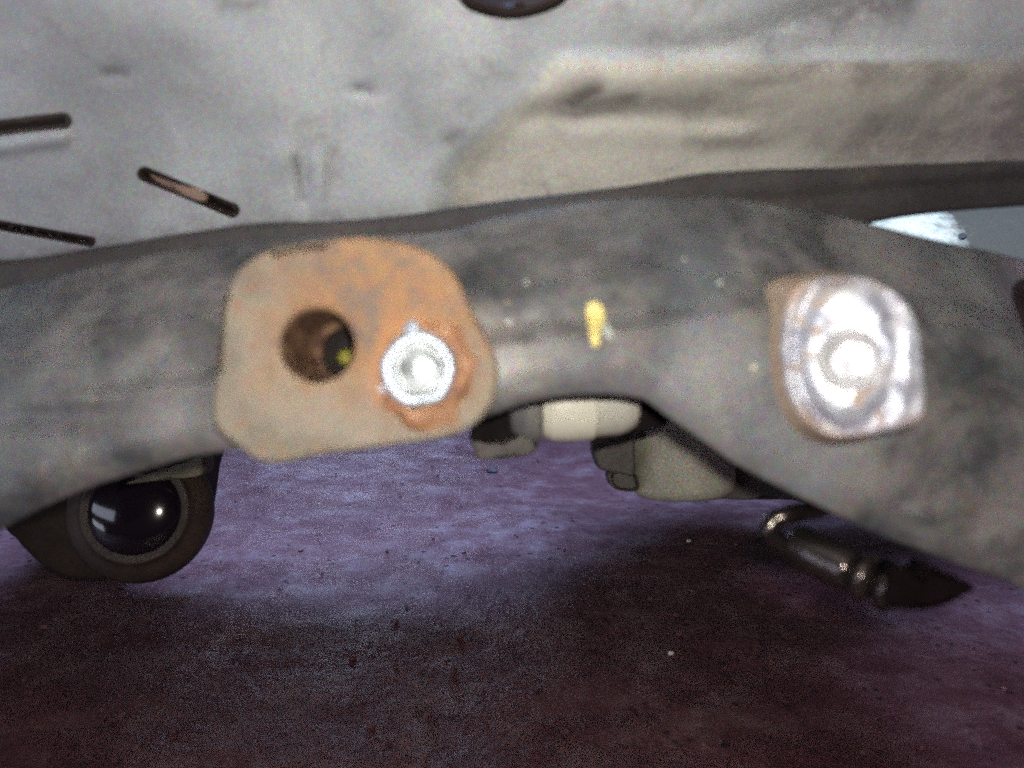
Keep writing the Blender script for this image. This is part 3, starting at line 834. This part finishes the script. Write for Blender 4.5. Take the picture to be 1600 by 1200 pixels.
# ------------------------------------------------------------------ bushing with glossy cap, lower left
D4 = 0.47; p4 = D4 / FPX
bu = thing('rubber_bushing', 'dark brown rubber bushing with a glossy black domed cap at lower left', 'bushing', P(190, 905, D4))
oc = P(212, 798, D4); uax = (-(oc - CAM).normalized() - RIGHT * 0.22 + UP * 0.02).normalized()
v, f = lathe(rounded([(66 * p4, 0.002), (80 * p4, 0.003), (84 * p4, 0.0), (96 * p4, -0.003), (108 * p4, -0.007), (112 * p4, -0.014), (106 * p4, -0.03), (1e-4, -0.032)], 0.0015), oc, uax, 72, sx=1.0, sy=1.02)
link('bushing_ring', v, f, MAT['brownrub'], bu)
v, f = lathe([(70 * p4, -0.002)] + [(70 * p4 * math.cos(k / 14 * math.pi / 2) + 1e-5, 0.0070 * math.sin(k / 14 * math.pi / 2)) for k in range(15)], oc + uax * 0.001, uax, 64, cap=False)
link('domed_cap', v, f, MAT['gloss'], bu)
v, f = slab([(24, 846), (6, 812), (100, 745), (230, 690), (306, 690), (300, 745), (290, 810), (270, 858), (246, 884), (200, 902), (120, 908), (70, 890), (38, 862)], D4 + 0.012, 0.045, 0.004, 110)
link('bushing_shell', v, f, MAT['shell'], bu)
v = [(x, y, z) for z in (0.035, 0.075) for (x, y) in ((-0.225, 0.50), (-0.29, 0.50), (-0.315, 0.60), (-0.25, 0.62))]
f = [(0, 1, 2, 3), (4, 5, 6, 7)] + [(k, (k + 1) % 4, 4 + (k + 1) % 4, 4 + k) for k in range(4)]
link('bushing_shade_block', v, f, MAT['shell'], bu, smooth=False)  # added unseen block, shades the ground below the bushing
v, f = slab([(196, 756), (240, 738), (290, 722), (316, 714), (313, 742), (280, 748), (240, 752)], D4 - 0.006, 0.016, 0.0015, 60)
link('shell_strap', v, f, MAT['strap'], bu)

# ------------------------------------------------------------------ debris on the concrete
def ground_at(px, py):
    d = (RIGHT * ((px - 800) / FPX) + UP * (-(py - 600) / FPX) + FWD)
    return CAM + d * (CAM_H / -d.z)
def pebble(name, px, py, r, mat, seed):
    c = ground_at(px, py); bm = bmesh.new(); bmesh.ops.create_icosphere(bm, subdivisions=2, radius=r)
    for v in bm.verts:
        k = 1 + 0.35 * mn.noise(v.co / r * 1.1 + Vector((seed, 0, 0)))
        v.co = Vector((v.co.x * k * 1.2, v.co.y * k, v.co.z * k * 0.7))
    me = bpy.data.meshes.new(name); bm.to_mesh(me); bm.free(); me.materials.append(mat)
    o = bpy.data.objects.new(name, me); COL.objects.link(o); o.location = c + Vector((0, 0, r * 0.4)); return o
tag(pebble('pebble', 1048, 1022, 0.0014, MAT['stone'], 1), 'tiny white pebble lying on the shaded concrete', 'pebble')
tag(pebble('stone_chip', 1076, 846, 0.0016, MAT['mount'], 5), 'small tan stone chip on the concrete below the grey mount', 'stone')
tag(pebble('dirt_clod', 769, 738, 0.0042, MAT['grit'], 3), 'dark dirt clod on the lit concrete under the black bracket', 'dirt')
bm = bmesh.new()
for k in range(260):
    c = ground_at(random.uniform(-60, 1660), 700 + 490 * random.random() ** 0.8); r = random.choice([0.0006, 0.0008, 0.0011, 0.0016])
    m = Matrix.Translation(c + Vector((0, 0, r * 0.5))) @ Matrix.Rotation(random.uniform(0, 6), 4, 'Z') @ Matrix.Diagonal((1.5, 1, 0.8, 1))
    bmesh.ops.create_icosphere(bm, subdivisions=1, radius=r, matrix=m)
me = bpy.data.meshes.new('stone_grit'); bm.to_mesh(me); bm.free(); me.materials.append(MAT['ground'])
o = bpy.data.objects.new('stone_grit', me); COL.objects.link(o)
tag(o, 'fine concrete coloured stone grit lying over the ground', 'grit', kind='stuff')
bm = bmesh.new()
for k in range(110):
    px_, py_ = random.uniform(250, 1400), random.uniform(700, 1190)
    c = ground_at(px_, py_); r = random.choice([0.0005, 0.0006, 0.0008, 0.0012])
    m = Matrix.Translation(c + Vector((0, 0, r * 0.3))) @ Matrix.Rotation(random.uniform(0, 6), 4, 'Z') @ Matrix.Diagonal((1.4, 1, 0.6, 1))
    bmesh.ops.create_icosphere(bm, subdivisions=1, radius=r, matrix=m)
me = bpy.data.meshes.new('grit'); bm.to_mesh(me); bm.free(); me.materials.append(MAT['grit'])
o = bpy.data.objects.new('grit', me); COL.objects.link(o)
tag(o, 'fine dark grit scattered over the concrete', 'grit', kind='stuff')
